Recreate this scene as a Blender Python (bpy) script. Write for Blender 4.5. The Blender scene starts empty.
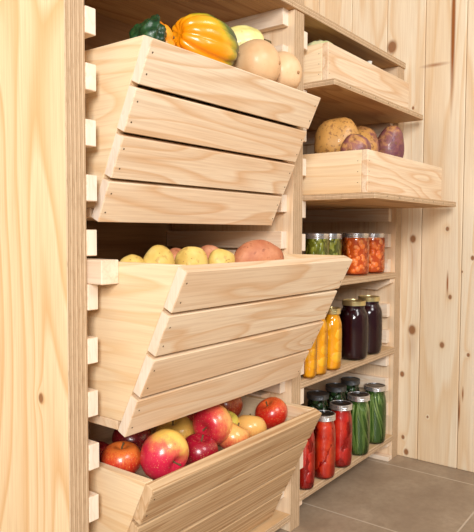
import bpy, bmesh, math, random
from mathutils import Vector, Matrix, noise
random.seed(7)
C = bpy.context.scene.collection
PI = math.pi

# ---------------------------------------------------------------- helpers
def tag(o, label=None, cat=None, group=None, kind=None):
    if label: o['label'] = label
    if cat: o['category'] = cat
    if group: o['group'] = group
    if kind: o['kind'] = kind
    return o

def empty(name, loc, label, cat, group=None):
    o = bpy.data.objects.new(name, None); C.objects.link(o)
    o.location = loc; o.empty_display_size = .02
    return tag(o, label, cat, group)

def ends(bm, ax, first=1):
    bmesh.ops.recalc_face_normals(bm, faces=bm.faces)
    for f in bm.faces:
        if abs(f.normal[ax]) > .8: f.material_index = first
def obj(name, bm, m, parent=None, loc=(0, 0, 0), smooth=False):
    bmesh.ops.recalc_face_normals(bm, faces=bm.faces)
    me = bpy.data.meshes.new(name)
    bm.to_mesh(me); bm.free()
    if smooth:
        for p in me.polygons: p.use_smooth = True
    for mm in (m if isinstance(m, (list, tuple)) else [m]): me.materials.append(mm)
    o = bpy.data.objects.new(name, me); C.objects.link(o)
    o.location = loc
    if parent: o.parent = parent
    return o

def local(bm, root):
    bmesh.ops.translate(bm, verts=bm.verts, vec=-Vector(root.location)); return bm

def copy_tree(o, parent=None):
    c = o.copy(); C.objects.link(c); c.parent = parent
    for ch in list(o.children): copy_tree(ch, c)
    return c

def prism(bm, pts, n, a, b, bev=.0012):
    """extrude a 2D outline (list of Vectors in 3D at axis 0) from a to b along unit axis n"""
    n = Vector(n)
    vs = [bm.verts.new(Vector(p) + n * a) for p in pts]
    f = bm.faces.new(vs)
    r = bmesh.ops.extrude_face_region(bm, geom=[f])
    nv = [e for e in r['geom'] if isinstance(e, bmesh.types.BMVert)]
    bmesh.ops.translate(bm, verts=nv, vec=n * (b - a))
    allv = vs + nv
    if bev:
        es = {e for v in allv for e in v.link_edges}
        bmesh.ops.bevel(bm, geom=list(es), offset=bev, segments=1, affect='EDGES', clamp_overlap=True)

def box(bm, x0, x1, y0, y1, z0, z1, bev=.0012):
    prism(bm, [(x0, y0, 0), (x1, y0, 0), (x1, y1, 0), (x0, y1, 0)], (0, 0, 1), z0, z1, bev)

def lathe(bm, prof, seg=40, c=(0, 0, 0)):
    rings = []
    for r, z in prof:
        if r < 1e-6: rings.append([bm.verts.new((c[0], c[1], c[2] + z))])
        else: rings.append([bm.verts.new((c[0] + r * math.cos(2 * PI * k / seg), c[1] + r * math.sin(2 * PI * k / seg), c[2] + z)) for k in range(seg)])
    for A, B in zip(rings, rings[1:]):
        for k in range(seg):
            q = (k + 1) % seg
            if len(A) == 1 and len(B) == 1: continue
            if len(A) == 1: bm.faces.new((A[0], B[k], B[q]))
            elif len(B) == 1: bm.faces.new((A[k], A[q], B[0]))
            else: bm.faces.new((A[k], A[q], B[q], B[k]))

def ell(bm, c, r, rot=None, seg=14, rings=9, fn=None):
    """ellipsoid; fn(unit_vector) -> radius factor"""
    M = rot or Matrix.Identity(3)
    g = []
    for i in range(rings + 1):
        th = PI * i / rings
        if i in (0, rings): us = [Vector((0, 0, math.cos(th)))]
        else: us = [Vector((math.sin(th) * math.cos(2 * PI * k / seg), math.sin(th) * math.sin(2 * PI * k / seg), math.cos(th))) for k in range(seg)]
        row = []
        for u in us:
            f = fn(u) if fn else 1
            row.append(bm.verts.new(Vector(c) + M @ Vector((u.x * r[0] * f, u.y * r[1] * f, u.z * r[2] * f))))
        g.append(row)
    for A, B in zip(g, g[1:]):
        for k in range(seg):
            q = (k + 1) % seg
            if len(A) == 1: bm.faces.new((A[0], B[k], B[q]))
            elif len(B) == 1: bm.faces.new((A[k], A[q], B[0]))
            else: bm.faces.new((A[k], A[q], B[q], B[k]))
    return [v for row in g for v in row]

def tube(bm, pts, rads, seg=10):
    pts = [Vector(p) for p in pts]; rings = []
    for i, p in enumerate(pts):
        t = (pts[min(i + 1, len(pts) - 1)] - pts[max(i - 1, 0)]).normalized()
        a = t.orthogonal().normalized() if i == 0 else (a - t * a.dot(t)).normalized()
        b = t.cross(a)
        rings.append([bm.verts.new(p + (a * math.cos(2 * PI * k / seg) + b * math.sin(2 * PI * k / seg)) * rads[i]) for k in range(seg)])
    for A, B in zip(rings, rings[1:]):
        for k in range(seg): bm.faces.new((A[k], A[(k + 1) % seg], B[(k + 1) % seg], B[k]))
    bm.faces.new(rings[0][::-1]); bm.faces.new(rings[-1])

# ---------------------------------------------------------------- materials
def S(c):
    return tuple(((v / 255) / 12.92 if v / 255 <= .04045 else ((v / 255 + .055) / 1.055) ** 2.4) for v in c) + (1,)

class NT:
    def __init__(s, name):
        s.m = bpy.data.materials.new(name); s.m.use_nodes = True
        s.t = s.m.node_tree; s.N = s.t.nodes; s.L = s.t.links
        s.b = s.N['Principled BSDF']; s.out = s.N['Material Output']
    def n(s, typ, **k):
        o = s.N.new(typ)
        for a, v in k.items(): setattr(o, a, v)
        return o
    def link(s, a, b): s.L.new(a, b)
    def val(s, sock, v):
        if hasattr(v, 'is_linked') or isinstance(v, bpy.types.NodeSocket): s.L.new(v, sock)
        else: sock.default_value = v
    def math(s, op, a, b=0., c=None):
        o = s.n('ShaderNodeMath', operation=op); s.val(o.inputs[0], a); s.val(o.inputs[1], b)
        if c is not None: s.val(o.inputs[2], c)
        return o.outputs[0]
    def vmath(s, op, a, b):
        o = s.n('ShaderNodeVectorMath', operation=op); s.val(o.inputs[0], a); s.val(o.inputs[1], b)
        return o.outputs['Value'] if op in ('LENGTH', 'DISTANCE') else o.outputs[0]
    def mix(s, f, a, b, bt='MIX'):
        o = s.n('ShaderNodeMix', data_type='RGBA', blend_type=bt)
        s.val(o.inputs[0], f); s.val(o.inputs[6], a); s.val(o.inputs[7], b); return o.outputs[2]
    def ramp(s, f, stops, interp='LINEAR'):
        o = s.n('ShaderNodeValToRGB'); s.link(f, o.inputs[0]); cr = o.color_ramp; cr.interpolation = interp
        cr.elements.remove(cr.elements[1])
        cr.elements[0].position = stops[0][0]; cr.elements[0].color = stops[0][1]
        for p, c in stops[1:]: cr.elements.new(p).color = c
        return o.outputs[0]
    def noise(s, vec, scale, detail=2, rough=.5, dist=0.):
        o = s.n('ShaderNodeTexNoise'); s.link(vec, o.inputs['Vector']); o.inputs['Scale'].default_value = scale
        o.inputs['Detail'].default_value = detail; o.inputs['Roughness'].default_value = rough; o.inputs['Distortion'].default_value = dist
        return o.outputs['Fac']
    def coord(s, rnd=True):
        tc = s.n('ShaderNodeTexCoord').outputs['Object']
        if not rnd: return tc
        oi = s.n('ShaderNodeObjectInfo').outputs['Random']
        cx = s.n('ShaderNodeCombineXYZ')
        s.link(s.math('MULTIPLY', oi, 17.3), cx.inputs[0]); s.link(s.math('MULTIPLY', oi, 41.7), cx.inputs[1]); s.link(s.math('MULTIPLY', oi, 29.1), cx.inputs[2])
        return s.vmath('ADD', tc, cx.outputs[0])

def g(v): return (v, v, v, 1)

def pine(name, axis, light, mid, dark, scale=7., rings=9., stretch=.1, amt=.7, knots=(), rough=.62, planks=None, streaks=()):
    t = NT(name); raw = t.n('ShaderNodeTexCoord').outputs['Object']; co = t.coord()
    sep = None
    if planks:   # shift the grain from one plank to the next
        sep = t.n('ShaderNodeSeparateXYZ'); t.link(raw, sep.inputs[0])
        idx = t.math('FLOOR', t.math('DIVIDE', t.math('SUBTRACT', sep.outputs[planks[0]], planks[1]), planks[2]))
        cx = t.n('ShaderNodeCombineXYZ')
        for i in range(3): t.link(t.math('MULTIPLY', idx, 3.37 + i), cx.inputs[i])
        co = t.vmath('ADD', co, cx.outputs[0])
    mp = [1., 1., 1.]; mp[axis] = stretch
    w = t.vmath('MULTIPLY', co, tuple(mp))
    # knots push the rings apart around them
    kf = None
    for i, (p, r, st) in enumerate(knots):
        d = t.vmath('SUBTRACT', raw, tuple(p))
        sc = [1 / r] * 3; sc[axis] = .75 / r; sc[0] = 0.
        ln = t.vmath('LENGTH', t.vmath('MULTIPLY', d, tuple(sc)), (0, 0, 0))
        halo = t.math('DIVIDE', 1., t.math('ADD', 1., t.math('MULTIPLY', ln, ln)))
        core = t.math('MULTIPLY', t.math('SUBTRACT', 1., t.math('SMOOTH_MIN', ln, 1., .25)), st)
        core = t.math('MAXIMUM', core, 0.)
        kf = (halo, core) if kf is None else (t.math('ADD', kf[0], halo), t.math('MAXIMUM', kf[1], core))
    n1 = t.noise(w, scale, 1.5, .45, .25)
    if kf: n1 = t.math('ADD', n1, t.math('MULTIPLY', kf[0], .12))
    ph = t.math('FRACT', t.math('MULTIPLY', n1, rings))
    band = t.ramp(ph, [(0, g(0)), (.55, g(.25)), (.86, g(1)), (1, g(0))])
    mf = [1., 1., 1.]; mf[axis] = .025
    fib = t.noise(t.vmath('MULTIPLY', co, tuple(mf)), 260., 3, .6)
    broad = t.noise(w, scale * .45, 2, .5)
    a = t.mix(t.math('MULTIPLY', band, amt), light, mid)
    a = t.mix(t.ramp(broad, [(.4, g(0)), (.72, g(.55))]), a, mid)
    a = t.mix(t.ramp(fib, [(.42, g(0)), (.75, g(.5 * amt))]), a, dark)
    for (p, r, ln_, st) in streaks:
        d = t.vmath('SUBTRACT', raw, tuple(p)); sc = [1 / r] * 3; sc[axis] = 1 / ln_; sc[0] = 0.
        l = t.vmath('LENGTH', t.vmath('MULTIPLY', d, tuple(sc)), (0, 0, 0))
        a = t.mix(t.math('MULTIPLY', t.math('MAXIMUM', t.math('SUBTRACT', 1., l), 0.), st), a, S((150, 88, 40)))
    if kf:
        a = t.mix(t.math('MINIMUM', t.math('MULTIPLY', kf[0], .28), .55), a, mid)
        a = t.mix(t.math('MINIMUM', t.math('MULTIPLY', kf[1], 2.2), .9), a, S((140, 88, 46)))
    t.link(a, t.b.inputs['Base Color'])
    t.b.inputs['Roughness'].default_value = rough
    t.b.inputs['Specular IOR Level'].default_value = .3
    bp = t.n('ShaderNodeBump'); bp.inputs['Strength'].default_value = .12; bp.inputs['Distance'].default_value = .001
    t.link(fib, bp.inputs['Height']); t.link(bp.outputs[0], t.b.inputs['Normal'])
    return t.m

def plyedge(name, layer_axis, off, pitch):
    t = NT(name); raw = t.n('ShaderNodeTexCoord').outputs['Object']; co = t.coord()
    sep = t.n('ShaderNodeSeparateXYZ'); t.link(raw, sep.inputs[0])
    nz = t.noise(t.vmath('MULTIPLY', co, (30, 30, 4.)), 1.2, 2)
    x = t.math('ADD', t.math('DIVIDE', t.math('SUBTRACT', sep.outputs[layer_axis], off), pitch), t.math('MULTIPLY', nz, .5))
    ly = t.ramp(t.math('FRACT', x), [(0, S((140, 108, 76))), (.10, S((192, 162, 128))), (.5, S((216, 190, 156))), (.55, S((166, 132, 98))), (1, S((204, 176, 142)))])
    sp = t.noise(t.vmath('MULTIPLY', co, (400, 400, 40)), 1., 3, .7)
    c = t.mix(t.ramp(sp, [(.5, g(0)), (.72, g(.55))]), ly, S((140, 104, 68)))
    t.link(c, t.b.inputs['Base Color']); t.b.inputs['Roughness'].default_value = .75
    return t.m

W_L, W_M, W_D = S((238, 214, 182)), S((216, 178, 136)), S((186, 142, 100))
M = {}
M['slat_pale'] = pine('pale_pine_slat', 0, S((240, 222, 194)), S((218, 178, 136)), S((190, 148, 108)), scale=13, rings=8, stretch=.14, amt=.85)
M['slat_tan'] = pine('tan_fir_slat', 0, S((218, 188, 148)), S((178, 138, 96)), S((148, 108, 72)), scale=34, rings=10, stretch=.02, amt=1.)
M['bin_side'] = pine('bin_side_pine', 1, S((244, 222, 186)), S((226, 188, 138)), S((206, 162, 114)), scale=14, rings=8, stretch=.12, amt=.7)
M['inner_y'] = pine('inner_pine_depthwise', 1, W_L, W_M, W_D, scale=12, rings=8, stretch=.1, amt=.6)
M['inner_x'] = pine('inner_pine_lengthwise', 0, W_L, W_M, W_D, scale=10, rings=8, stretch=.08, amt=.6)
M['upright'] = pine('upright_ply_face', 2, W_L, W_M, W_D, scale=8, rings=8, amt=.6)
M['shelf'] = pine('shelf_pine', 0, S((226, 194, 150)), S((204, 164, 116)), S((180, 138, 94)), scale=10, rings=8, stretch=.08, amt=.6)
M['ply_under'] = pine('shelf_ply_grain', 0, S((206, 166, 116)), S((166, 120, 76)), S((136, 94, 58)), scale=7, rings=9, stretch=.16, amt=.9)
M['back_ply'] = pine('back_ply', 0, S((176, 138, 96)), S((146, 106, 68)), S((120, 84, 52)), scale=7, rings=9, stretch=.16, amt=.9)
M['cleat'] = pine('cleat_pine', 1, S((244, 226, 204)), S((226, 194, 160)), S((196, 156, 120)), scale=22, rings=6, stretch=.1, amt=.7)
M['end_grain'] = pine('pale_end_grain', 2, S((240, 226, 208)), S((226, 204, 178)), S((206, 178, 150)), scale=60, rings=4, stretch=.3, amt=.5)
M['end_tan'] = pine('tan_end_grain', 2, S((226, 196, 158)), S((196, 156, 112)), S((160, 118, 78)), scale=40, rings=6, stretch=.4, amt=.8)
M['side_ply'] = pine('side_ply', 2, S((241, 220, 182)), S((222, 176, 120)), S((204, 158, 106)), scale=3.8, rings=15, stretch=.22, amt=.75,
                     knots=[((.61, .073, -.278), .008, 1.)], rough=.45)
M['edge_x'] = plyedge('ply_edge_upright', 0, .61, .0085)
M['edge_z'] = plyedge('ply_edge_board', 2, 0., .008)
YK = [(.045, .614, .020), (-.031, .406, .005), (-.039, -.019, .012), (-.151, .014, .007), (-.231, -.076, .007), (-.042, -.319, .015), (-.011, -.471, .009),
      (-.142, -.358, .009), (-.164, -.202, .007), (-.018, -.684, .007), (-.030, -.732, .010), (-.20, -.12, .003), (-.225, -.38, .006), (-.10, -.60, .004)]
M['wall'] = pine('wall_planks', 2, S((242, 226, 198)), S((224, 186, 138)), S((200, 158, 112)), scale=10, rings=7, stretch=.07, amt=.62,
                 knots=[((1.957, y, z), r, 1.) for y, z, r in YK], planks=(1, -.067, .13),
                 streaks=[((1.957, -.155, .64), .009, .30, 1.6), ((1.957, -.155, -.16), .004, .05, 1.4), ((1.957, -.211, -.506), .004, .03, 1.2),
                          ((1.957, -.201, -.565), .005, .07, 1.2), ((1.957, -.10, .533), .055, .008, .8), ((1.957, -.04, -.08), .02, .09, .35), ((1.957, -.04, -.37), .02, .07, .35)])
M['wall_back'] = pine('back_wall_planks', 2, S((242, 226, 198)), S((224, 186, 138)), S((200, 158, 112)), scale=10, rings=7, stretch=.07, amt=.62, planks=(0, 0, .13))

def simple(name, col, rough=.5, metal=0., coat=0., spec=.5):
    t = NT(name); co = t.coord()
    nz = t.noise(co, 40, 3)
    c = t.mix(t.ramp(nz, [(.35, g(0)), (.7, g(.35))]), S(col), S(tuple(v * .8 for v in col)))
    t.link(c, t.b.inputs['Base Color']); b = t.b.inputs
    b['Roughness'].default_value = rough; b['Metallic'].default_value = metal; b['Coat Weight'].default_value = coat; b['Specular IOR Level'].default_value = spec
    return t.m
M['nail'] = simple('nail_head', (96, 74, 54), .5, .6)
M['silver'] = simple('zinc_lid', (226, 227, 230), .25, .9)
M['disc'] = simple('lid_disc_dark_reflection', (78, 80, 86), .25, .9)  # dark surroundings mirrored in the lid top are put into this colour
M['gold'] = simple('gold_lid', (220, 204, 150), .28, .9)
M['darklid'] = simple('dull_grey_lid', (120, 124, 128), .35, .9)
M['stem'] = simple('woody_stem', (104, 84, 48), .8)
M['calyx'] = simple('calyx', (92, 72, 40), .9)

def glass(name, tint, fac=1.):
    t = NT(name)
    tr = t.n('ShaderNodeBsdfTransparent'); tr.inputs[0].default_value = tint
    gl = t.n('ShaderNodeBsdfGlossy'); gl.inputs['Roughness'].default_value = .06; gl.inputs[0].default_value = (1, 1, 1, 1)
    fr = t.n('ShaderNodeFresnel'); fr.inputs[0].default_value = 1.5
    mx = t.n('ShaderNodeMixShader'); t.link(t.math('MINIMUM', t.math('MULTIPLY', fr.outputs[0], fac), 1.), mx.inputs[0]); t.link(tr.outputs[0], mx.inputs[1]); t.link(gl.outputs[0], mx.inputs[2])
    t.link(mx.outputs[0], t.out.inputs[0]); return t.m
M['glass'] = glass('jar_glass', (.96, .97, .965, 1), .85)

def produce(name, stops, scale=20, rough=.35, coat=.3, sss=0., spots=None, stretch=(1, 1, 1), bump=0.):
    t = NT(name); co = t.vmath('MULTIPLY', t.coord(), stretch)
    n1 = t.noise(co, scale, 3, .55)
    c = t.ramp(n1, stops)
    if spots:
        n2 = t.noise(t.coord(), spots[0], 2, .5)
        c = t.mix(t.ramp(n2, [(spots[1], g(0)), (spots[1] + .08, g(spots[3]))]), c, S(spots[2]))
    t.link(c, t.b.inputs['Base Color']); b = t.b.inputs
    b['Roughness'].default_value = rough; b['Coat Weight'].default_value = coat; b['Coat Roughness'].default_value = .15
    if bump:
        bp = t.n('ShaderNodeBump'); bp.inputs['Strength'].default_value = bump; bp.inputs['Distance'].default_value = .002
        t.link(n1, bp.inputs['Height']); t.link(bp.outputs[0], b['Normal'])
    return t.m
M['carrot'] = produce('cooked_carrot', [(.3, S((246, 118, 34))), (.5, S((255, 146, 62))), (.7, S((255, 178, 108)))], 30)
M['carrot_liq'] = simple('carrot_brine', (216, 92, 30), .15)
M['pickle'] = produce('pickle', [(.3, S((110, 116, 26))), (.5, S((166, 166, 58))), (.7, S((208, 200, 100)))], 25)
M['pickle_liq'] = simple('pickle_brine', (106, 108, 28), .15)
M['peach'] = produce('peach', [(.3, S((248, 168, 12))), (.5, S((255, 192, 24))), (.7, S((255, 208, 64)))], 18)
M['peach_liq'] = simple('peach_syrup', (250, 178, 16), .15)
M['tomato'] = produce('tomato', [(.3, S((180, 16, 8))), (.5, S((208, 30, 14))), (.7, S((228, 70, 36)))], 22)
M['tomato_o'] = produce('tomato_orange', [(.3, S((188, 30, 10))), (.5, S((216, 58, 20))), (.7, S((236, 108, 54)))], 22)
M['tomato_liq'] = simple('tomato_juice', (156, 14, 8), .15, spec=.2)
M['bean'] = produce('green_bean', [(.3, S((78, 106, 40))), (.5, S((122, 148, 68))), (.7, S((190, 206, 134)))], 30, stretch=(1, 1, .2))
M['bean_liq'] = simple('bean_brine', (62, 96, 34), .15)
M['grape'] = simple('dark_juice', (46, 8, 18), .3, spec=.1)
M['grape_skin'] = produce('dark_fruit', [(.3, S((34, 6, 16))), (.7, S((60, 14, 26)))], 14)
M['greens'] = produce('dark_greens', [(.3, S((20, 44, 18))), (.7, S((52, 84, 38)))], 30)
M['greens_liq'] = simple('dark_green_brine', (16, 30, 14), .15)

# ---------------------------------------------------------------- setting
FZ = -.75
def struct(name, bm, m): o = obj(name, bm, m); o['kind'] = 'structure'; return o
# floor: tiles with recessed grout, all in one mesh
def floor_mat():
    t = NT('floor_tiles'); raw = t.n('ShaderNodeTexCoord').outputs['Object']
    sep = t.n('ShaderNodeSeparateXYZ'); t.link(raw, sep.inputs[0])
    T, gx, gy = .4165, 1.8615, -.333
    ds = []
    cid = []
    for i, o_ in ((0, gx), (1, gy)):
        q = t.math('DIVIDE', t.math('SUBTRACT', sep.outputs[i], o_), T)
        cid.append(t.math('FLOOR', q))
        f = t.math('FRACT', q); ds.append(t.math('MINIMUM', f, t.math('SUBTRACT', 1., f)))
    d = t.math('MINIMUM', ds[0], ds[1])
    gm = t.ramp(d, [(.0, g(1)), (.0045, g(1)), (.0075, g(0))])
    n1 = t.noise(raw, 7, 5, .6, .4); n2 = t.noise(raw, 60, 4, .65)
    c = t.ramp(n1, [(.3, S((146, 126, 106))), (.5, S((162, 142, 120))), (.7, S((178, 158, 136)))])
    c = t.mix(t.ramp(n2, [(.4, g(0)), (.75, g(.35))]), c, S((124, 104, 86)))
    c = t.mix(gm, c, S((196, 180, 160)))
    t.link(c, t.b.inputs['Base Color']); t.b.inputs['Roughness'].default_value = .45
    bp = t.n('ShaderNodeBump'); bp.inputs['Strength'].default_value = .4; bp.inputs['Distance'].default_value = .002
    t.link(t.math('SUBTRACT', n1, gm), bp.inputs['Height']); t.link(bp.outputs[0], t.b.inputs['Normal'])
    return t.m
bm = bmesh.new(); box(bm, -1.6, 2.0, -3.0, .46, FZ - .05, FZ, 0); struct('floor', bm, floor_mat())
bm = bmesh.new(); y = .453
while y > -2.9:
    box(bm, 1.957, 1.985, y - .13 + .0007, y - .0007, FZ, 1.35, .0022); y -= .13
box(bm, 1.975, 1.99, -2.9, .45, FZ, 1.35, 0)
struct('wall_right', bm, M['wall'])
bm = bmesh.new(); x = 1.95
while x > -1.5:
    box(bm, x - .13 + .0007, x - .0007, .42, .448, FZ, 1.35, .0022); x -= .13
struct('wall_back', bm, M['wall_back'])

# ---------------------------------------------------------------- shelving unit
XLo, XLi, XD1, XD2, XR1, XR2, YB = .6105, .65, 1.2805, 1.3237, 1.91, 1.9555, .41
unit = empty('shelving_unit', (XLo, 0, FZ), 'built-in pine and plywood pantry shelving with slotted uprights against the plank wall', 'shelving')
def part(name, bm, m, root, **k): return obj(name, local(bm, root), m, root, **k)

def panel(name, x0, x1, z0, z1, face, lab=None):
    bm = bmesh.new(); box(bm, x0, x1, 0., YB, z0, z1, .001)
    bmesh.ops.recalc_face_normals(bm, faces=bm.faces)
    for f in bm.faces:
        if f.normal.y < -.6 or abs(f.normal.z) > .6: f.material_index = 1
    bmesh.ops.translate(bm, verts=bm.verts, vec=(-x0, 0, -FZ))
    o = obj(name, bm, [face, M['edge_x']], unit, loc=(x0 - XLo, 0, 0))
    if lab: o['label'] = lab
    return o
# left panel keeps its coordinates so its knot lands in place
bm = bmesh.new(); box(bm, XLo, XLi, 0, YB, FZ, 1.0, .001); bmesh.ops.recalc_face_normals(bm, faces=bm.faces)
for f in bm.faces:
    if f.normal.y < -.6 or abs(f.normal.z) > .6: f.material_index = 1
o = obj('side_panel', bm, [M['side_ply'], M['edge_x']], unit); o.location = (-XLo, 0, -FZ); o['label'] = 'left side panel of knotty plywood'
M_pan = M['upright']
panel('divider', XD1, XD2, FZ, .535, M_pan)
panel('divider_top', XD1, XD2, .5535, .75, M_pan)
panel('side_panel', XR1, XR2, FZ, .535, M_pan)

def board(name, x0, x1, y0, y1, zt, th=.018, face='shelf', lab=None):
    bm = bmesh.new(); box(bm, x0, x1, y0, y1, zt - th, zt, .001); bmesh.ops.recalc_face_normals(bm, faces=bm.faces)
    for f in bm.faces:
        if f.normal.y < -.6 or abs(f.normal.x) > .6: f.material_index = 1
    o = part(name, bm, [M[face], M['edge_z']], unit)
    if lab: o['label'] = lab
    return o
board('top_board', XLi, XR2, -.004, YB, .5535, .0185, 'ply_under')
SA, SB, SC = -.128, -.374, -.668
board('shelf', XD2, XR1, -.003, YB, SA)
board('shelf', XD2, XR1, -.003, YB, SB, .02)
board('shelf', XD2, XR1, -.003, YB, SC)
board('shelf', XLi, XD1, -.0, YB, -.704)
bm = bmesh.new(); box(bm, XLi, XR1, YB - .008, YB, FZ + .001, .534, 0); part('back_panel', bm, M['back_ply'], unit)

def cleat(x0, x1, zc, y0=0., h=.0215, name='cleat', y1=YB - .009):
    bm = bmesh.new(); box(bm, x0, x1, y0, y1, zc - h, zc + h, .0012)
    loc = Vector((x0, y0, zc)); bmesh.ops.translate(bm, verts=bm.verts, vec=-loc)
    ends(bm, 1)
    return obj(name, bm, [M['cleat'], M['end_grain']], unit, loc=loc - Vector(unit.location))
for k in range(-7, 7):
    zc = -.018 + .0893 * k
    if -.725 < zc + .02 < -.66: zc -= .002
    cleat(XLi, XLi + .0215, zc, y0=.000 + random.uniform(-.002, .002))
    if abs(zc + .7) > .03: cleat(XD1 - .0245, XD1, zc, y0=.018)
for x0, x1, y0 in ((XD2, XD2 + .02, .002), (XR1 - .022, XR1, .016)):
    for zt in (.354 + .0, .27, .185, .08, -.003, -.085, -.232, -.318, -.394, -.478, -.562):
        cleat(x0, x1, zt - .0215, y0=y0)
    cleat(x0, x1, .496 - .0215, y0=y0)
# bevel-ended supports right under the two middle shelves
for zt in (SA - .018, SC - .018):
    for x0, x1 in ((XD2, XD2 + .02), (XR1 - .03, XR1)):
        bm = bmesh.new()
        prism(bm, [(0, .004, zt), (0, YB - .009, zt), (0, YB - .009, zt - .04), (0, .05, zt - .04), (0, .004, zt - .016)], (1, 0, 0), x0, x1)
        part('bevelled_support', bm, M['cleat'], unit)
bm = bmesh.new(); box(bm, XR1 - .03, XR1, -.0, .36, FZ, FZ + .014); part('foot_strip', bm, M['cleat'], unit)

# ---------------------------------------------------------------- slant-front bins
BL, BR, BH, SL = .69, 1.235, .283, .0135
def nail(c, r, R, parent, root):
    bm = bmesh.new(); ell(bm, (0, 0, 0), r, R, 8, 4)
    return obj('nail', bm, M['nail'], parent, loc=Vector(c) - Vector(root.location))
def make_bin(yt, yb, zt, slatmat, label, fill, BR=BR):
    root = empty('vegetable_bin', ((BL + BR) / 2, .12, zt - BH), label, 'wooden bin', 'slant-front bins in the left bay')
    st, sb = Vector((0, yt + .016, zt)), Vector((0, yb + .016, zt - BH))
    yback = yt + .42 if yt > -.15 else yt + .40
    for x0, x1 in ((BL, BL + .018), (BR - .018, BR)):
        bm = bmesh.new()
        prism(bm, [(0, st.y, zt), (0, yback, zt), (0, yback, zt - BH + .0165), (0, sb.y + (st.y - sb.y) * .0165 / BH, zt - BH + .0165)], (1, 0, 0), x0, x1)
        part('side', bm, M['bin_side'], root)
    bm = bmesh.new(); box(bm, BL + .018, BR - .018, yback - .018, yback, zt - BH + .017, zt - .02); part('back', bm, M['inner_x'], root)
    bm = bmesh.new(); box(bm, BL, BR, sb.y + .002, yback, zt - BH, zt - BH + .016); part('bottom_board', bm, M['inner_x'], root)
    # raised inner floor the produce lies on
    yf = st.y + (sb.y - st.y) * fill / BH + .006
    bm = bmesh.new(); box(bm, BL + .02, BR - .02, yf, yback - .02, zt - fill - .012, zt - fill); part('inner_floor', bm, M['inner_x'], root)
    d = (st - sb); Ln = d.length; d.normalize(); nrm = Vector((0, -d.z, d.y)) # outward, towards the front and down
    if nrm.y > 0: nrm = -nrm
    gap = .0065; w = (Ln - 3 * gap) / 4; th = .0195
    for i in range(4):
        a = sb + d * (i * (w + gap)) + nrm * .0004; b = a + d * w
        jx = random.uniform(-.0012, .0012)
        tw = .0016 * (1 if i % 2 else -.4)
        bm = bmesh.new()
        prism(bm, [a + nrm * tw * .3, b, b + nrm * (th + tw), a + nrm * (th)], (1, 0, 0), BL - .0008 + jx, BR + .0008 + jx, .0013)
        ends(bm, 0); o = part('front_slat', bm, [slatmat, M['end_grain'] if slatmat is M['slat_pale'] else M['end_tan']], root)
        R = nrm.to_track_quat('Z', 'X').to_matrix()
        for xx in (BL + .009, BR - .009):
            for fr in (.25, .72):
                c = a + d * w * fr + nrm * (th + tw * fr + .0004); c.x = xx + random.uniform(-.002, .002)
                nail(c, (.0016, .0016, .0003), R, o, root)
    return root, yback

def runner(root, y0, y1, zt, BR=BR):
    bm = bmesh.new(); box(bm, XLi + .003, BL - .0002, y0, y1, zt - .04, zt + .0); part('runner', bm, M['cleat'], root)
    bm = bmesh.new(); box(bm, BR + .0002, XD1 - .003, max(y0, .03), y1, zt - .04, zt); part('runner', bm, M['cleat'], root)

b1, yk1 = make_bin(-.108, .020, .3075, M['slat_pale'], 'topmost slant-front wooden bin, holding squashes and gourds', .012, 1.213)
b2, yk2 = make_bin(-.181, -.043, -.0500, M['slat_pale'], 'middle slant-front wooden bin pulled out furthest, holding potatoes', .042)
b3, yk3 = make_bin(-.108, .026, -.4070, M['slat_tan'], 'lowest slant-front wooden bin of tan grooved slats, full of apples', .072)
runner(b1, .06, .30, .3118, 1.213); runner(b2, -.032, .22, -.0455); runner(b3, .06, .30, -.4027)

# ---------------------------------------------------------------- pull-out trays on the right
def make_tray(yb_, zb, yx, zx, label, edge):
    root = empty('pull_out_tray', (1.62, .1, zb - .015), label, 'wooden tray', 'pull-out trays in the right bay')
    bm = bmesh.new()
    # board with softened front corners
    x0, x1 = 1.3235 + .003, 1.9085
    prism(bm, [(x0, yb_ + .002, 0), (x0 + .008, yb_, 0), (x1 - .004, yb_, 0), (x1, yb_ + .004, 0), (x1, YB - .03, 0), (x0, YB - .03, 0)], (0, 0, 1), zb - .015, zb, .001)
    bmesh.ops.recalc_face_normals(bm, faces=bm.faces)
    for f in bm.faces:
        if abs(f.normal.z) < .6: f.material_index = 1
    bb = part('base_board', bm, [M['ply_under'], M['edge_z']], root)
    X0, X1 = 1.36, 1.878
    for a, b in ((X0, X0 + .016), (X1 - .016, X1)):
        bm = bmesh.new(); box(bm, a, b, yx + .0165, YB - .06, zb + .0003, zx); sd_ = part('side', bm, M['bin_side'], root); sd = sd_ if a == X0 else sd
    bm = bmesh.new(); box(bm, X0, X1, yx, yx + .016, zb + .0003, zx); fr = part('front', bm, M['slat_pale'], root)
    bm = bmesh.new(); box(bm, X0, X1, YB - .0595, YB - .044, zb + .0003, zx); part('back', bm, M['inner_x'], root)
    for z in (.25, .5, .75):
        nail((X0 - .0002, yx + .026, zb + (zx - zb) * z), (.0003, .0011, .0011), None, sd, root)
        nail((X0 + .008, yx - .0002, zb + (zx - zb) * z), (.0011, .0003, .0011), None, fr, root)
    for k in range(7):
        nail((1.40 + k * .078 + random.uniform(-.01, .01), yb_ - .0002, zb - .0075), (.0022, .0004, .0016), None, bb, root)
    if edge:
        bm = bmesh.new(); box(bm, X0 + .0165, X1 - .0165, yx + .017, YB - .061, .150, .160); part('inner_floor', bm, M['inner_x'], root)
    return root
tray1 = make_tray(-.085, .369, -.047, .469, 'upper wooden tray with a low box front, just under the top board', 0)
tray2 = make_tray(-.193, .095, -.157, .199, 'lower wooden tray pulled far out, holding purple-topped rutabagas', 1)

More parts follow.
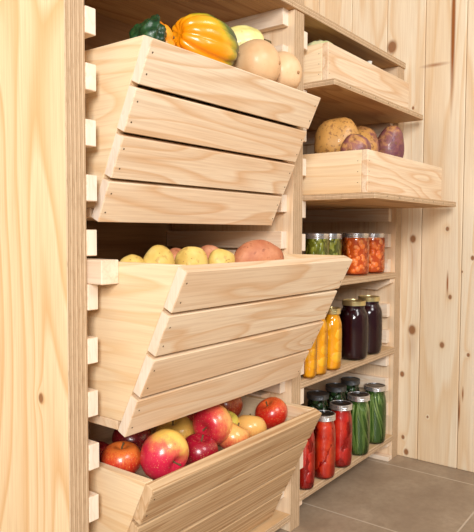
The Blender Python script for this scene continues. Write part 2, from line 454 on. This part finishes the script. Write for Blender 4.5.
# ---------------------------------------------------------------- canning jars
def hue(R, H, style):
    """glass outline (r, z) for a jar of radius R and height H up to the lid"""
    if style == 'straight': nk, sh = .93, .90
    elif style == 'wide': nk, sh = .84, .82
    else: nk, sh = .74, .80
    if style == 'straight':
        return [(0, .002), (R * .72, .002), (R * .8, .0), (R * .93, .003), (R, .012), (R, H * .84), (R * .985, H * .88), (R * .95, H * .92), (R * .93, H * .94), (R * .93, H * .985)]
    top = H * .885
    return [(0, .002), (R * .66, .002), (R * .74, .0), (R * .88, .003), (R * .94, .010), (R * .98, .024), (R, H * .3), (R, H * .60), (R * .99, H * .68), (R * .965, H * .745),
            (R * (nk + (.965 - nk) * .72), H * .79), (R * (nk + (.965 - nk) * .35), H * .83), (R * nk, H * .86), (R * nk, top), (R * nk, H * .985)]
def make_jar(x, y, z, R, H, style, fill, lid, label, cat, group, seed, tilt=0):
    rnd = random.Random(seed)
    root = empty('canning_jar', (x, y, z + .0006), label, cat, group)
    lidh = .016 if R < .036 else .014
    Hg = H - .002
    pr = hue(R, Hg, style)
    bm = bmesh.new(); lathe(bm, pr, 40); obj('glass', bm, M['glass'], root, smooth=True)
    ri = lambda zz: max(.002, min(_r(pr, zz), R) - .0006)
    def _r(pr, zz):
        for (r0, z0), (r1, z1) in zip(pr[2:], pr[3:]):
            if z0 <= zz <= z1 and z1 > z0: return r0 + (r1 - r0) * (zz - z0) / (z1 - z0)
        return pr[-1][0]
    ftop = Hg * .92
    # liquid
    dl = .0005 if fill == 'grape' else (.0022 if fill in ('carrot', 'pickle', 'bean', 'greens') else (.0005 if fill == 'peach' else .0012))
    liq = [(0, .0035)] + [(max(.001, ri(zz) - dl), zz) for zz in [.004 + (ftop - .004) * i / 44 for i in range(45)]] + [(0, ftop)]
    bm = bmesh.new(); lathe(bm, liq, 36)
    names = {'carrot': ('carrot_pieces', 'carrot', 'carrot_liq'), 'pickle': ('pickle_pieces', 'pickle', 'pickle_liq'), 'peach': ('peach_halves', 'peach', 'peach_liq'),
             'tomato': ('tomatoes', 'tomato', 'tomato_liq'), 'tomato_o': ('tomatoes', 'tomato_o', 'tomato_liq'), 'bean': ('green_beans', 'bean', 'bean_liq'),
             'grape': ('dark_fruit', 'grape_skin', 'grape'), 'greens': ('dark_greens', 'greens', 'greens_liq')}[fill]
    obj('liquid', bm, M[names[2]], root, smooth=True)
    bm = bmesh.new()
    def piece(c, r, rot, seg=12, rg=8):
        vs = ell(bm, c, r, rot, seg, rg)
        for v in vs:
            v.co.z = min(max(v.co.z, .005), ftop)
            q = math.hypot(v.co.x, v.co.y); m = ri(v.co.z) + .0
            if q > m: v.co.x *= m / q; v.co.y *= m / q
    rot = lambda a: (Matrix.Rotation(rnd.uniform(0, 6.28), 3, 'Z') @ Matrix.Rotation(rnd.uniform(-a, a), 3, 'X'))
    if fill in ('carrot', 'pickle'):
        n = 110; pr_ = .0098 if fill == 'carrot' else .008
        for i in range(n):
            zz = .008 + (ftop - .012) * (i + .5) / n; a = i * 2.39996 + rnd.uniform(-.3, .3)
            rr = R - .0075 - rnd.uniform(0, .003)
            s_ = pr_ * rnd.uniform(.85, 1.2)
            rr_ = (s_, s_ * .8, s_ * (1.3 if fill == 'pickle' else .9)) if fill == 'carrot' else (s_ * .9, s_ * .9, s_ * 2.0)
            piece((rr * math.cos(a), rr * math.sin(a), zz), rr_, rot(.6))
    elif fill in ('tomato', 'tomato_o', 'peach'):
        n = 17 if fill != 'peach' else 13
        for i in range(n):
            zz = .012 + (ftop - .022) * (i + .5) / n; a = i * 2.2 + rnd.uniform(-.4, .4)
            rr = R * .45; s_ = R * rnd.uniform(.68, .82)
            piece((rr * math.cos(a), rr * math.sin(a), zz), (s_, s_ * .95, s_ * (1.35 if fill != 'peach' else 1.0)), rot(.6), 18, 12)
    elif fill == 'bean':
        for i in range(36):
            a = i * 2 * PI / 36 * 1.0 + rnd.uniform(-.08, .08); rr = R - .0036 - (.0024 if i % 2 else 0)
            tw = rnd.uniform(-.75, .75); z0 = .006 + rnd.uniform(0, .012); z1 = ftop * rnd.uniform(.86, .99)
            pts = []
            for j in range(9):
                f = j / 8; zz = z0 + (z1 - z0) * f; q = min(rr, ri(zz) - .0028); aa = a + tw * math.sin(f * 2.6 + tw * 3)
                pts.append((q * math.cos(aa), q * math.sin(aa), zz))
            w = .0032 * rnd.uniform(.8, 1.15)
            tube(bm, pts, [w * .4] + [w * rnd.uniform(.9, 1.1) for _ in range(7)] + [w * .5], 7)
    else:
        for i in range(60):
            zz = .008 + (ftop - .012) * (i + .5) / 60; a = i * 2.39996
            rr = R - .011; piece((rr * math.cos(a), rr * math.sin(a), zz), (.0098, .0098, .0098), rot(.5), 10, 7)
    o = obj(names[0], bm, M[names[1]], root, smooth=True); o['kind'] = 'stuff'
    # lid: flat disc and threaded screw band
    Rl = pr[-1][0] + .0018 if style == 'straight' else (R * .97 if style == 'wide' else pr[-1][0] + .0025)
    z0 = Hg - lidh
    bm = bmesh.new()
    lathe(bm, [(Rl - .0015, z0), (Rl, z0 + .0006), (Rl, z0 + .003), (Rl - .0006, z0 + .004), (Rl, z0 + .005), (Rl, z0 + .0075), (Rl - .0006, z0 + .0085), (Rl, z0 + .0095),
               (Rl, z0 + lidh - .0012), (Rl - .0012, z0 + lidh), (Rl - .0042, z0 + lidh), (Rl - .0044, z0 + lidh - .0012)], 40)
    b = obj('screw_band', bm, M[lid], root, smooth=False)
    bm = bmesh.new(); lathe(bm, [(Rl - .0045, z0 + lidh - .0014), (Rl * .74, z0 + lidh - .0012), (Rl * .70, z0 + lidh - .0020), (0, z0 + lidh - .0018)], 36)
    obj('lid', bm, M[{'silver': 'disc', 'gold': 'gold', 'darklid': 'darklid'}[lid]], root, smooth=False)
    return root

A, B_, Cc = SA, SB, SC
gA, gB, gC = 'jars on the short upper shelf', 'jars on the middle shelf', 'jars on the bottom shelf'
J = [
 (1.708, .044, A, .0415, .129, 'straight', 'carrot', 'silver', 'squat jar of orange carrot pieces, the nearer of two beside the pickle jars', 'carrot jar', gA),
 (1.826, .044, A, .0405, .129, 'straight', 'carrot', 'silver', 'squat jar of orange carrot pieces, closest to the right end of its shelf', 'carrot jar', gA),
 (1.520, .070, A, .035, .128, 'straight', 'pickle', 'silver', 'squat jar of green pickles next to the divider, left of the other pickle jar', 'pickle jar', gA),
 (1.618, .082, A, .035, .128, 'straight', 'pickle', 'silver', 'squat jar of green pickles between another pickle jar and the carrots', 'pickle jar', gA),
 (1.658, .022, B_, .0440, .176, 'regular', 'grape', 'gold', 'large jar of dark purple juice with gold lid beside the yellow peaches', 'dark juice jar', gB),
 (1.766, .024, B_, .0420, .179, 'regular', 'grape', 'gold', 'large jar of dark purple juice with gold lid nearest the right end panel', 'dark juice jar', gB),
 (1.490, .004, B_, .0285, .171, 'regular', 'peach', 'gold', 'tall jar of yellow peaches with gold lid right beside the dark purple jar', 'peach jar', gB),
 (1.413, .004, B_, .0270, .171, 'regular', 'peach', 'gold', 'tall jar of yellow peaches partly hidden by the slats, middle one of three', 'peach jar', gB),
 (1.3650, .001, B_, .0205, .171, 'regular', 'peach', 'gold', 'yellow peach jar mostly hidden, a thin strip showing by the bin slats', 'peach jar', gB),
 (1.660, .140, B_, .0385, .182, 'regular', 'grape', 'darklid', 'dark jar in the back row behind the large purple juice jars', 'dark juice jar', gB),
 (1.3700, .013, Cc, .0262, .176, 'wide', 'tomato', 'silver', 'jar of red tomatoes whose lid is hidden behind the apple bin', 'tomato jar', gC),
 (1.464, .010, Cc, .0325, .178, 'wide', 'tomato_o', 'silver', 'jar of orange-red tomatoes with silver lid, between two other tomato jars', 'tomato jar', gC),
 (1.568, .013, Cc, .0335, .183, 'wide', 'tomato', 'silver', 'jar of bright red tomatoes with silver lid, next to the green beans', 'tomato jar', gC),
 (1.687, .016, Cc, .0350, .183, 'wide', 'bean', 'silver', 'jar of green beans with silver lid, directly beside the red tomatoes', 'green bean jar', gC),
 (1.813, .020, Cc, .0365, .185, 'wide', 'bean', 'silver', 'jar of green beans with silver lid, furthest right on the bottom shelf', 'green bean jar', gC),
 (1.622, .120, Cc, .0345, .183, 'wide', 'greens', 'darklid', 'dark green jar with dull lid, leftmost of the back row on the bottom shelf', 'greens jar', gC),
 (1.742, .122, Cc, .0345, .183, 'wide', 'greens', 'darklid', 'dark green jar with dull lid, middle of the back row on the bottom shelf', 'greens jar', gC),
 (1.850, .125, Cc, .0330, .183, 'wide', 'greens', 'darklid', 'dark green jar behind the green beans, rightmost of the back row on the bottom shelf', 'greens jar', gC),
]
for i, a in enumerate(J): make_jar(*a, seed=i + 3)

# ---------------------------------------------------------------- produce
def nz(p, s, a, seed=0): return a * noise.noise(Vector(p) * s + Vector((seed * 3.1, seed * 7.7, seed)))
def solid(name, c, r, rot, m, label, cat, group, fn, seg=40, rings=26):
    bm = bmesh.new(); ell(bm, (0, 0, 0), r, rot, seg, rings, fn)
    root = empty(name, c, label, cat, group)
    obj('flesh', bm, m, root, smooth=True)
    return root
def RT(rx=0, ry=0, rz=0):
    return (Matrix.Rotation(math.radians(rz), 3, 'Z') @ Matrix.Rotation(math.radians(ry), 3, 'Y') @ Matrix.Rotation(math.radians(rx), 3, 'X'))

# apples -------------------------------------------------
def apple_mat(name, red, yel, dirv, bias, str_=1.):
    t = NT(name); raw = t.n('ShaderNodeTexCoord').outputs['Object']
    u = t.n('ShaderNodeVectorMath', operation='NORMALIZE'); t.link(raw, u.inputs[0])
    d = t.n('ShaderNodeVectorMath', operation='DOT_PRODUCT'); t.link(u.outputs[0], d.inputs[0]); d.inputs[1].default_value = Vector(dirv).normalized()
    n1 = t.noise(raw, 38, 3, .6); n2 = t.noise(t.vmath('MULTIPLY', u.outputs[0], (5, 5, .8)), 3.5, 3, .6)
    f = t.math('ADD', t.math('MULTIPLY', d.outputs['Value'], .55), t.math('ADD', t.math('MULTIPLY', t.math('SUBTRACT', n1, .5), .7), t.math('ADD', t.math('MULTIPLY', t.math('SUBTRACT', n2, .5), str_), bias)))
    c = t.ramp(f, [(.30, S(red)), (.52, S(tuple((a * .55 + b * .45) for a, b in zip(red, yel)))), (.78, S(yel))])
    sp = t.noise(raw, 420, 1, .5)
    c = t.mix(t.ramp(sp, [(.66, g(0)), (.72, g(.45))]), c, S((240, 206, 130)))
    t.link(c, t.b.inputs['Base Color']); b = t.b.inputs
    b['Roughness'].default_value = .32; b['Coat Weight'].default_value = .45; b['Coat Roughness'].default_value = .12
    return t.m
def view_axis(c, right, cam_, up):
    q = Vector((-c[0], -.8 - c[1], -c[2])).normalized(); rt = Vector((.604, -.797, 0)); return rt * right + q * cam_ + Vector((0, 0, up))
def apple(c, R, tilt, m, label, stem=True, elong=.94):
    M3 = Vector(tilt).normalized().to_track_quat('Z', 'Y').to_matrix()
    def f(u):
        th = math.acos(max(-1, min(1, u.z))); a = math.atan2(u.y, u.x)
        top = math.exp(-(th / .42) ** 2); bot = math.exp(-((PI - th) / .34) ** 2)
        return (1 - .42 * top - .20 * bot) * (1 + .03 * math.cos(th)) * (1 + .012 * math.cos(5 * a) * (th > 1.6) * math.sin(th) * 1.2) * (1.02 if th < 1.6 else 1 - .07 * ((th - 1.6) / 1.5))
    bm = bmesh.new(); ell(bm, (0, 0, 0), (R, R, R * elong), M3, 36, 26, f)
    root = empty('apple', c, label, 'apple', 'apples in the lowest bin'); obj('flesh', bm, m, root, smooth=True)
    bm = bmesh.new(); tube(bm, [M3 @ Vector((0, 0, R * .5)), M3 @ Vector((.001, 0, R * .7)), M3 @ Vector((.004, .001, R * .92))], [.0022, .0014, .0019], 8); obj('stem', bm, M['stem'], root)
    bm = bmesh.new()
    for k in range(5):
        a = k * 1.257; ell(bm, M3 @ Vector((.0028 * math.cos(a), .0028 * math.sin(a), -R * elong * .745)), (.0028, .0028, .0022), None, 8, 5)
    obj('calyx', bm, M['calyx'], root)
    return root
red, crim, yel, yg = (176, 26, 28), (206, 36, 60), (240, 190, 78), (214, 196, 84)
def ap(c, R, ax, m, label): return apple(c, R, view_axis(c, *ax), m, label)
ap((.790, -.036, -.400), .0455, (.62, .62, -.50), apple_mat('apple_big', (214, 38, 72), (244, 200, 96), (.62, -.1, .9), .42, .25), 'large red and yellow apple at the left front of the pile, its dimple facing out')
ap((.747, .028, -.414), .0365, (0, .1, 1), apple_mat('apple_left', (190, 40, 28), (226, 120, 50), (0, -.2, 1), .36), 'red striped shiny apple at the left end of the bin side')
ap((.970, -.004, -.395), .0425, (-.50, .72, -.30), apple_mat('apple_mid', (206, 40, 58), (240, 176, 96), (.6, -.6, .2), .36, .3), 'red and pink apple in mid pile with its dimple end turned out')
ap((.937, .072, -.424), .0420, (-.2, .35, .8), apple_mat('apple_behind', (196, 84, 44), (226, 180, 84), (0, -.3, 1), .55), 'yellow-orange apple behind the large left front apple')
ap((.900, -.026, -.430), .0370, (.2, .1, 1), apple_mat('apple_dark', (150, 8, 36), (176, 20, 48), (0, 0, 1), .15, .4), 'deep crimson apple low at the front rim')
ap((1.005, -.028, -.430), .0360, (.4, -.2, .8), apple_mat('apple_flat', (206, 56, 50), (238, 176, 98), (-.2, -.2, 1), .42, .5), 'orange-red blushed apple at the rim right of the crimson one')
ap((1.090, -.012, -.436), .0360, (.1, -.4, 1), apple_mat('apple_gold', (214, 110, 54), (234, 180, 100), (0, -.2, 1), .6, .5), 'golden yellow apple by the rim beside the rightmost red apple')
ap((1.175, -.012, -.421), .0385, (-.45, .25, .8), apple_mat('apple_right', (192, 34, 22), (228, 110, 50), (0, 0, 1), .22), 'bright red apple with its stem up, rightmost in the pile')
ap((1.115, .075, -.405), .0380, (0, -.5, .6), apple_mat('apple_brown', (150, 52, 30), (206, 120, 66), (0, 0, 1), .35), 'brownish red apple in shade at the back of the pile')
ap((1.052, .030, -.424), .0325, (.2, .2, .9), apple_mat('apple_small', (190, 120, 50), yg, (0, 0, 1), .75), 'small yellow-green apple wedged behind the mid pile apple')
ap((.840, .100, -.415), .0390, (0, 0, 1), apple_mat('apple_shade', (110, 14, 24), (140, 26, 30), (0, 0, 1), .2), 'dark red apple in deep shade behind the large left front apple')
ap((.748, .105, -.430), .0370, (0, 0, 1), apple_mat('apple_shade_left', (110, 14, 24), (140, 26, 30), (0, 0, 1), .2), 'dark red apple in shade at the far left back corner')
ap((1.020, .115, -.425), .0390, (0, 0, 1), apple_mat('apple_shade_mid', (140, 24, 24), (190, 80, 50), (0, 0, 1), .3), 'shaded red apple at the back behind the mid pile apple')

# potatoes -----------------------------------------------
M['potato_y'] = produce('yellow_potato', [(.3, S((196, 160, 76))), (.5, S((216, 184, 98))), (.7, S((230, 204, 126)))], 22, .55, .05, spots=(90, .60, (176, 138, 72), .6), bump=.15)
M['potato_r'] = produce('red_potato', [(.3, S((178, 104, 70))), (.55, S((200, 132, 94))), (.8, S((220, 160, 124)))], 26, .6, .0, spots=(90, .60, (150, 84, 56), .6), bump=.2)
def potato(c, r, rz, m, label, seed):
    fn = lambda u: 1 + nz(u, 1.3, .13, seed) + nz(u, 5, .012, seed)
    root = solid('potato', c, r, RT(0, 0, rz), M[m], label, 'potato', 'potatoes in the middle bin', fn)
    bm = bmesh.new(); rn = random.Random(seed)
    M3 = RT(0, 0, rz)
    for k in range(5):
        u = Vector((rn.uniform(-.8, .8), rn.uniform(-1, -.2), rn.uniform(-.1, .9))).normalized(); f = fn(u) * .992
        ell(bm, M3 @ Vector((u.x * r[0] * f, u.y * r[1] * f, u.z * r[2] * f)), (.0014, .0014, .0008), None, 8, 5)
    obj('eyes', bm, simple('potato_eye', (168, 132, 74) if m == 'potato_y' else (140, 84, 56), .8), root)['kind'] = 'stuff'
PF = -.0500 - .0415
potato((.7365, -.015, PF + .026), (.027, .024, .0265), 10, 'potato_y', 'smallest yellow potato at the left end of the row', 1)
potato((.782, -.035, PF + .034), (.031, .028, .034), 20, 'potato_y', 'yellow potato second from the left, with a speckled brown top', 2)
potato((.868, -.035, PF + .032), (.033, .028, .033), -8, 'potato_y', 'plain yellow potato in the middle of the row', 3)
potato((.950, -.040, PF + .030), (.031, .026, .031), 12, 'potato_y', 'yellow potato touching the red potatoes on its right', 4)
potato((1.100, -.025, PF + .037), (.060, .034, .037), -30, 'potato_r', 'large reddish brown potato at the right end of the row', 5)
potato((1.018, .045, PF + .031), (.038, .032, .031), 30, 'potato_r', 'smaller red potato behind the yellow ones, next to the large red one', 6)
potato((.950, .075, PF + .029), (.036, .030, .029), -20, 'potato_r', 'red potato furthest back, barely showing between yellow potatoes', 7)

# squashes -----------------------------------------------
def squash_mat():
    t = NT('carnival_squash'); raw = t.n('ShaderNodeTexCoord').outputs['Object']
    sep = t.n('ShaderNodeSeparateXYZ'); t.link(raw, sep.inputs[0])
    n1 = t.noise(t.vmath('MULTIPLY', raw, (.5, 1, 1)), 30, 4, .6)
    f = t.math('ADD', t.math('ADD', t.math('MULTIPLY', sep.outputs[0], 7.), t.math('MULTIPLY', sep.outputs[2], 4.2)), t.math('MULTIPLY', t.math('SUBTRACT', n1, .5), .5))
    f = t.math('ADD', t.math('ADD', f, t.math('MULTIPLY', sep.outputs[1], 3.)), .63)
    c = t.ramp(f, [(.30, S((250, 150, 8))), (.42, S((244, 170, 30))), (.56, S((176, 160, 24))), (.70, S((66, 90, 28))), (.9, S((34, 62, 28)))])
    t.link(c, t.b.inputs['Base Color']); b = t.b.inputs
    b['Roughness'].default_value = .3; b['Coat Weight'].default_value = .35; b['Coat Roughness'].default_value = .15
    return t.m
def ribs(n, depth, seed=0, taper=.1, fine=.01):
    def f(u):
        a = math.atan2(u.y, u.x); s = math.sin(math.acos(max(-1, min(1, u.z))))
        e = math.exp(-((1 - abs(u.z)) / .05) ** 2)
        return (1 - depth * (1 - abs(math.cos(a * n / 2)) ** .7) * s) * (1 - taper * u.z) * (1 - .14 * e) * (1 + nz(u, 2.2, .04, seed) + nz(u, 9, fine, seed))
    return f
F1 = .2955 + .0008
AX = RT(0, 97, -12)
sq = solid('carnival_squash', (.940, -.006, F1 + .071), (.056, .056, .074), AX, squash_mat(),
           'ribbed orange squash turning dark green at its right end, in the topmost bin', 'squash', 'squashes and gourds in the topmost bin', ribs(11, .085, 2, .0), 88, 44)
ax = AX @ Vector((0, 0, 1))
bm = bmesh.new(); tube(bm, [ax * .055, ax * .068, ax * .076 + Vector((0, -.003, -.002))], [.008, .0055, .006], 10)
obj('stem', bm, simple('pale_stem', (190, 176, 116), .7), sq)['label'] = 'pale cut stem stub'
M['dk_green'] = produce('dark_green_rind', [(.3, S((14, 40, 20))), (.6, S((30, 68, 32))), (.8, S((64, 100, 44)))], 60, .4, .2, bump=.5)
gf = lambda u: ribs(5, .22, 5, .0, .05)(u) * (1 + .25 * nz(u, 2.6, 1, 4))
go = solid('ornamental_gourd', (.786, -.004, F1 + .042), (.029, .036, .043), RT(0, 25, 0), M['dk_green'],
           'lobed dark green gourd at the left end of the topmost bin', 'gourd', 'squashes and gourds in the topmost bin', gf, 70, 36)
bm = bmesh.new(); tube(bm, [(.010, -.004, .030), (.014, -.004, .040), (.020, -.006, .044)], [.010, .008, .006], 9); obj('stem', bm, M['dk_green'], go)
sg = solid('ornamental_gourd', (.826, .004, F1 + .050), (.040, .030, .026), RT(0, 70, 0), produce('orange_rind', [(.3, S((226, 120, 14))), (.55, S((248, 156, 20))), (.75, S((236, 180, 40)))], 24, .35, .3),
           'small orange lobed gourd squeezed between the green gourd and the ribbed squash', 'gourd', 'squashes and gourds in the topmost bin', ribs(6, .20, 8, .10, .01), 60, 30)
bm = bmesh.new(); tube(bm, [(.022, 0, .012), (.028, 0, .014), (.033, -.002, .017)], [.004, .003, .003], 8); obj('stem', bm, M['stem'], sg)

M['tan'] = produce('butternut_rind', [(.3, S((214, 168, 120))), (.55, S((228, 188, 142))), (.8, S((238, 206, 166)))], 16, .5, .12, spots=(220, .68, (180, 132, 90), .4))
def butternut(c, R, L, axis, m, label, stub):
    """bulb at the origin, neck running away along -axis"""
    prof = []
    N = 30
    for i in range(N + 1):
        s_ = i / N; z = -R * .95 + s_ * (L + R * .95)
        if z < 0: r = R * math.sqrt(max(0, 1 - (z / (R * .95)) ** 2))
        else: q = z / L; r = R * ((1 - q) ** 2 * (1 + 2 * q)) + R * .52 * (q * q * (3 - 2 * q))
        if s_ > .88: r *= math.sqrt(max(0, 1 - ((s_ - .88) / .12) ** 2 * .9))
        prof.append((r if 0 < i else 0, z))
    prof.append((0, prof[-1][1]))
    bm = bmesh.new(); lathe(bm, prof, 44)
    q = Vector(axis).normalized().to_track_quat('Z', 'Y').to_matrix()
    for v in bm.verts:
        v.co = v.co * (1 + nz(v.co * 10, 1.5, .03, R * 100)); v.co = q @ v.co
    root = empty('butternut_squash', c, label, 'squash', 'squashes and gourds in the topmost bin'); obj('flesh', bm, m, root, smooth=True)
    e = q @ Vector((0, 0, 1))
    bm = bmesh.new(); tube(bm, [e * (L - .004), e * (L + .008)], [.009, .007], 10); obj('stem', bm, M['stem'], root)
    bm = bmesh.new(); ell(bm, -e * R * .942, (.0035, .0035, .0035), None, 10, 6); obj('blossom_scar', bm, simple('scar', (178, 132, 88), .8), root)
    return root
butternut((1.061, -.046, F1 + .052), .0510, .080, (-.25, .96, .02), M['tan'], 'round tan squash in the middle front, between the orange squash and another tan one', 0)
butternut((1.149, -.050, F1 + .052), .0455, .105, (.04, .99, .10), M['tan'], 'tan squash at the right end of the topmost bin', 0)
M['pale_y'] = produce('pale_yellow_rind', [(.3, S((222, 206, 110))), (.5, S((238, 228, 150))), (.75, S((246, 240, 186)))], 22, .4, .2, stretch=(1, .35, 1), spots=(60, .62, (160, 120, 60), .5))
ys = solid('yellow_squash', (1.140, .050, .424), (.044, .042, .056), RT(0, 80, -35), M['pale_y'],
           'pale yellow squash lying behind the round tan squashes', 'squash', 'squashes and gourds in the topmost bin', ribs(12, .05, 12, .08), 60, 34)
bm = bmesh.new(); a3 = RT(0, 80, -35) @ Vector((0, 0, 1))
tube(bm, [a3 * .052, a3 * .060, a3 * .068], [.011, .008, .005], 9); obj('blossom_end', bm, M['stem'], ys)

# rutabagas ----------------------------------------------
def ruta_mat(name, bias):
    t = NT(name); raw = t.n('ShaderNodeTexCoord').outputs['Object']; co = t.coord()
    sep = t.n('ShaderNodeSeparateXYZ'); t.link(raw, sep.inputs[0])
    n1 = t.noise(co, 26, 4, .62, .6); n2 = t.noise(co, 90, 3, .6)
    f = t.math('ADD', t.math('ADD', t.math('MULTIPLY', sep.outputs[0], 5.), t.math('MULTIPLY', sep.outputs[2], -1.5)), t.math('ADD', t.math('MULTIPLY', t.math('SUBTRACT', n1, .5), 1.5), bias))
    c = t.ramp(f, [(.2, S((206, 152, 80))), (.4, S((196, 140, 88))), (.55, S((150, 92, 84))), (.8, S((112, 56, 74)))])
    c = t.mix(t.ramp(n2, [(.54, g(0)), (.64, g(.75))]), c, S((128, 84, 50)))
    t.link(c, t.b.inputs['Base Color']); t.b.inputs['Roughness'].default_value = .5; t.b.inputs['Coat Weight'].default_value = .15
    return t.m
def rutabaga(c, R, H, tilt, m, label, seed):
    M3 = RT(*tilt)
    fn = lambda u: (1 + .06 * u.z) * (1 + nz(u, 1.6, .10, seed) + nz(u, 7, .015, seed))
    root = solid('rutabaga', c, (R, R * .95, H), M3, m, label, 'rutabaga', 'root vegetables in the lower tray', fn)
    bm = bmesh.new()
    for k in range(3): # leaf scar rings around the crown
        pts = []
        rr_ = .016 - .004 * k
        for j in range(17):
            a = j / 16 * 2 * PI; pts.append(M3 @ Vector((rr_ * math.cos(a), rr_ * math.sin(a), H * (.93 + .03 * k))))
        tube(bm, pts, [.0022] * 17, 6)
    obj('crown', bm, M['stem'], root)
    bm = bmesh.new(); tube(bm, [M3 @ Vector((0, 0, -H * .8)), M3 @ Vector((.002, 0, -H * 1.0)), M3 @ Vector((.006, .004, -H * 1.05))], [.010, .005, .002], 8); obj('root_tip', bm, M['stem'], root)
ZT = .0955
rutabaga((1.500, .000, .238), .0640, .070, (8, 14, 0), ruta_mat('rutabaga_a', .08), 'largest rutabaga, golden with a purple side, at the left of the lower tray', 1)
rutabaga((1.675, .010, .242), .0510, .070, (-6, 10, 0), ruta_mat('rutabaga_b', .42), 'purple and tan rutabaga in the middle of the lower tray', 2)
rutabaga((1.797, -.020, .246), .0470, .076, (10, -4, 0), ruta_mat('rutabaga_c', .85), 'dark purple rutabaga at the right of the lower tray', 3)
rutabaga((1.424, -.092, .2035), .0400, .042, (0, 10, 0), ruta_mat('rutabaga_d', .7), 'small purple rutabaga low in front of the largest one', 4)
# upper tray
cb = solid('green_squash', (1.452, .03, .3695 + .069), (.062, .062, .069), RT(0, 0, 0), produce('pale_green_rind', [(.3, S((190, 200, 130))), (.5, S((214, 216, 156))), (.7, S((232, 226, 184)))], 20, .4, .2),
           'pale green rounded vegetable just peeking over the upper tray near the divider', 'squash', None, ribs(10, .05, 15, 0), 48, 26)
bm = bmesh.new(); tube(bm, [(0, 0, .057), (0, 0, .065), (.002, 0, .071)], [.006, .005, .005], 8); obj('stem', bm, M['stem'], cb)
bm = bmesh.new(); prof = [(0, 0), (.018, .001), (.034, .012), (.040, .030), (.037, .048), (.026, .068), (.013, .086), (.0065, .100), (.0055, .130), (.008, .1440), (0, .145)]
lathe(bm, prof, 30)
wo = empty('onion', (1.735, .02, .3700), 'white onion in the upper tray with only its pale neck showing above the front', 'onion')
obj('flesh', bm, simple('white_onion', (238, 234, 222), .4, 0, .2), wo, smooth=True)
bm = bmesh.new(); rr = random.Random(2)
for k in range(9):
    a = k * .7; tube(bm, [(.004 * math.cos(a), .004 * math.sin(a), .0035), (.011 * math.cos(a), .011 * math.sin(a), .0012)], [.0008, .0004], 5)
obj('roots', bm, M['stem'], wo)

# ---------------------------------------------------------------- light
w = bpy.data.worlds.new('World'); bpy.context.scene.world = w; w.use_nodes = True
w.node_tree.nodes['Background'].inputs[0].default_value = (1, .97, .93, 1); w.node_tree.nodes['Background'].inputs[1].default_value = .22
def area(name, loc, target, size, power, col):
    l = bpy.data.lights.new(name, 'AREA'); l.shape = 'RECTANGLE'; l.size = size[0]; l.size_y = size[1]; l.energy = power; l.color = col
    o = bpy.data.objects.new(name, l); C.objects.link(o); o.location = loc
    o.rotation_euler = (Vector(target) - Vector(loc)).to_track_quat('-Z', 'Y').to_euler(); return o
area('key_light', (-1.5, -1.9, .95), (1.1, .1, -.1), (.9, 1.1), 100, (1, .99, .975))  # soft key lamp from the upper left front, no window there
area('fill_light', (.7, -2.2, 1.5), (1.3, 0, -.2), (.9, .9), 30, (1, .98, .96))  # added soft fill from high in front, no ceiling fixture there

# ---------------------------------------------------------------- camera
cam = bpy.data.cameras.new('camera'); co = bpy.data.objects.new('camera', cam); C.objects.link(co)
co.location = (0, -.8, 0); cam.sensor_fit = 'HORIZONTAL'; cam.sensor_width = 36; cam.lens = 36 * 615.08 / 474; cam.clip_start = .02
yaw, pitch, roll = .9218, .0545, -.0041
R0 = Matrix.Rotation(-yaw, 3, 'Z') @ Matrix.Rotation(PI / 2 - pitch, 3, 'X') @ Matrix.Rotation(-roll, 3, 'Z')
co.rotation_euler = R0.to_euler()
sc = bpy.context.scene; sc.camera = co
sc.view_settings.view_transform = 'Standard'; sc.view_settings.look = 'None'; sc.view_settings.gamma = 1; sc.view_settings.exposure = 0.0
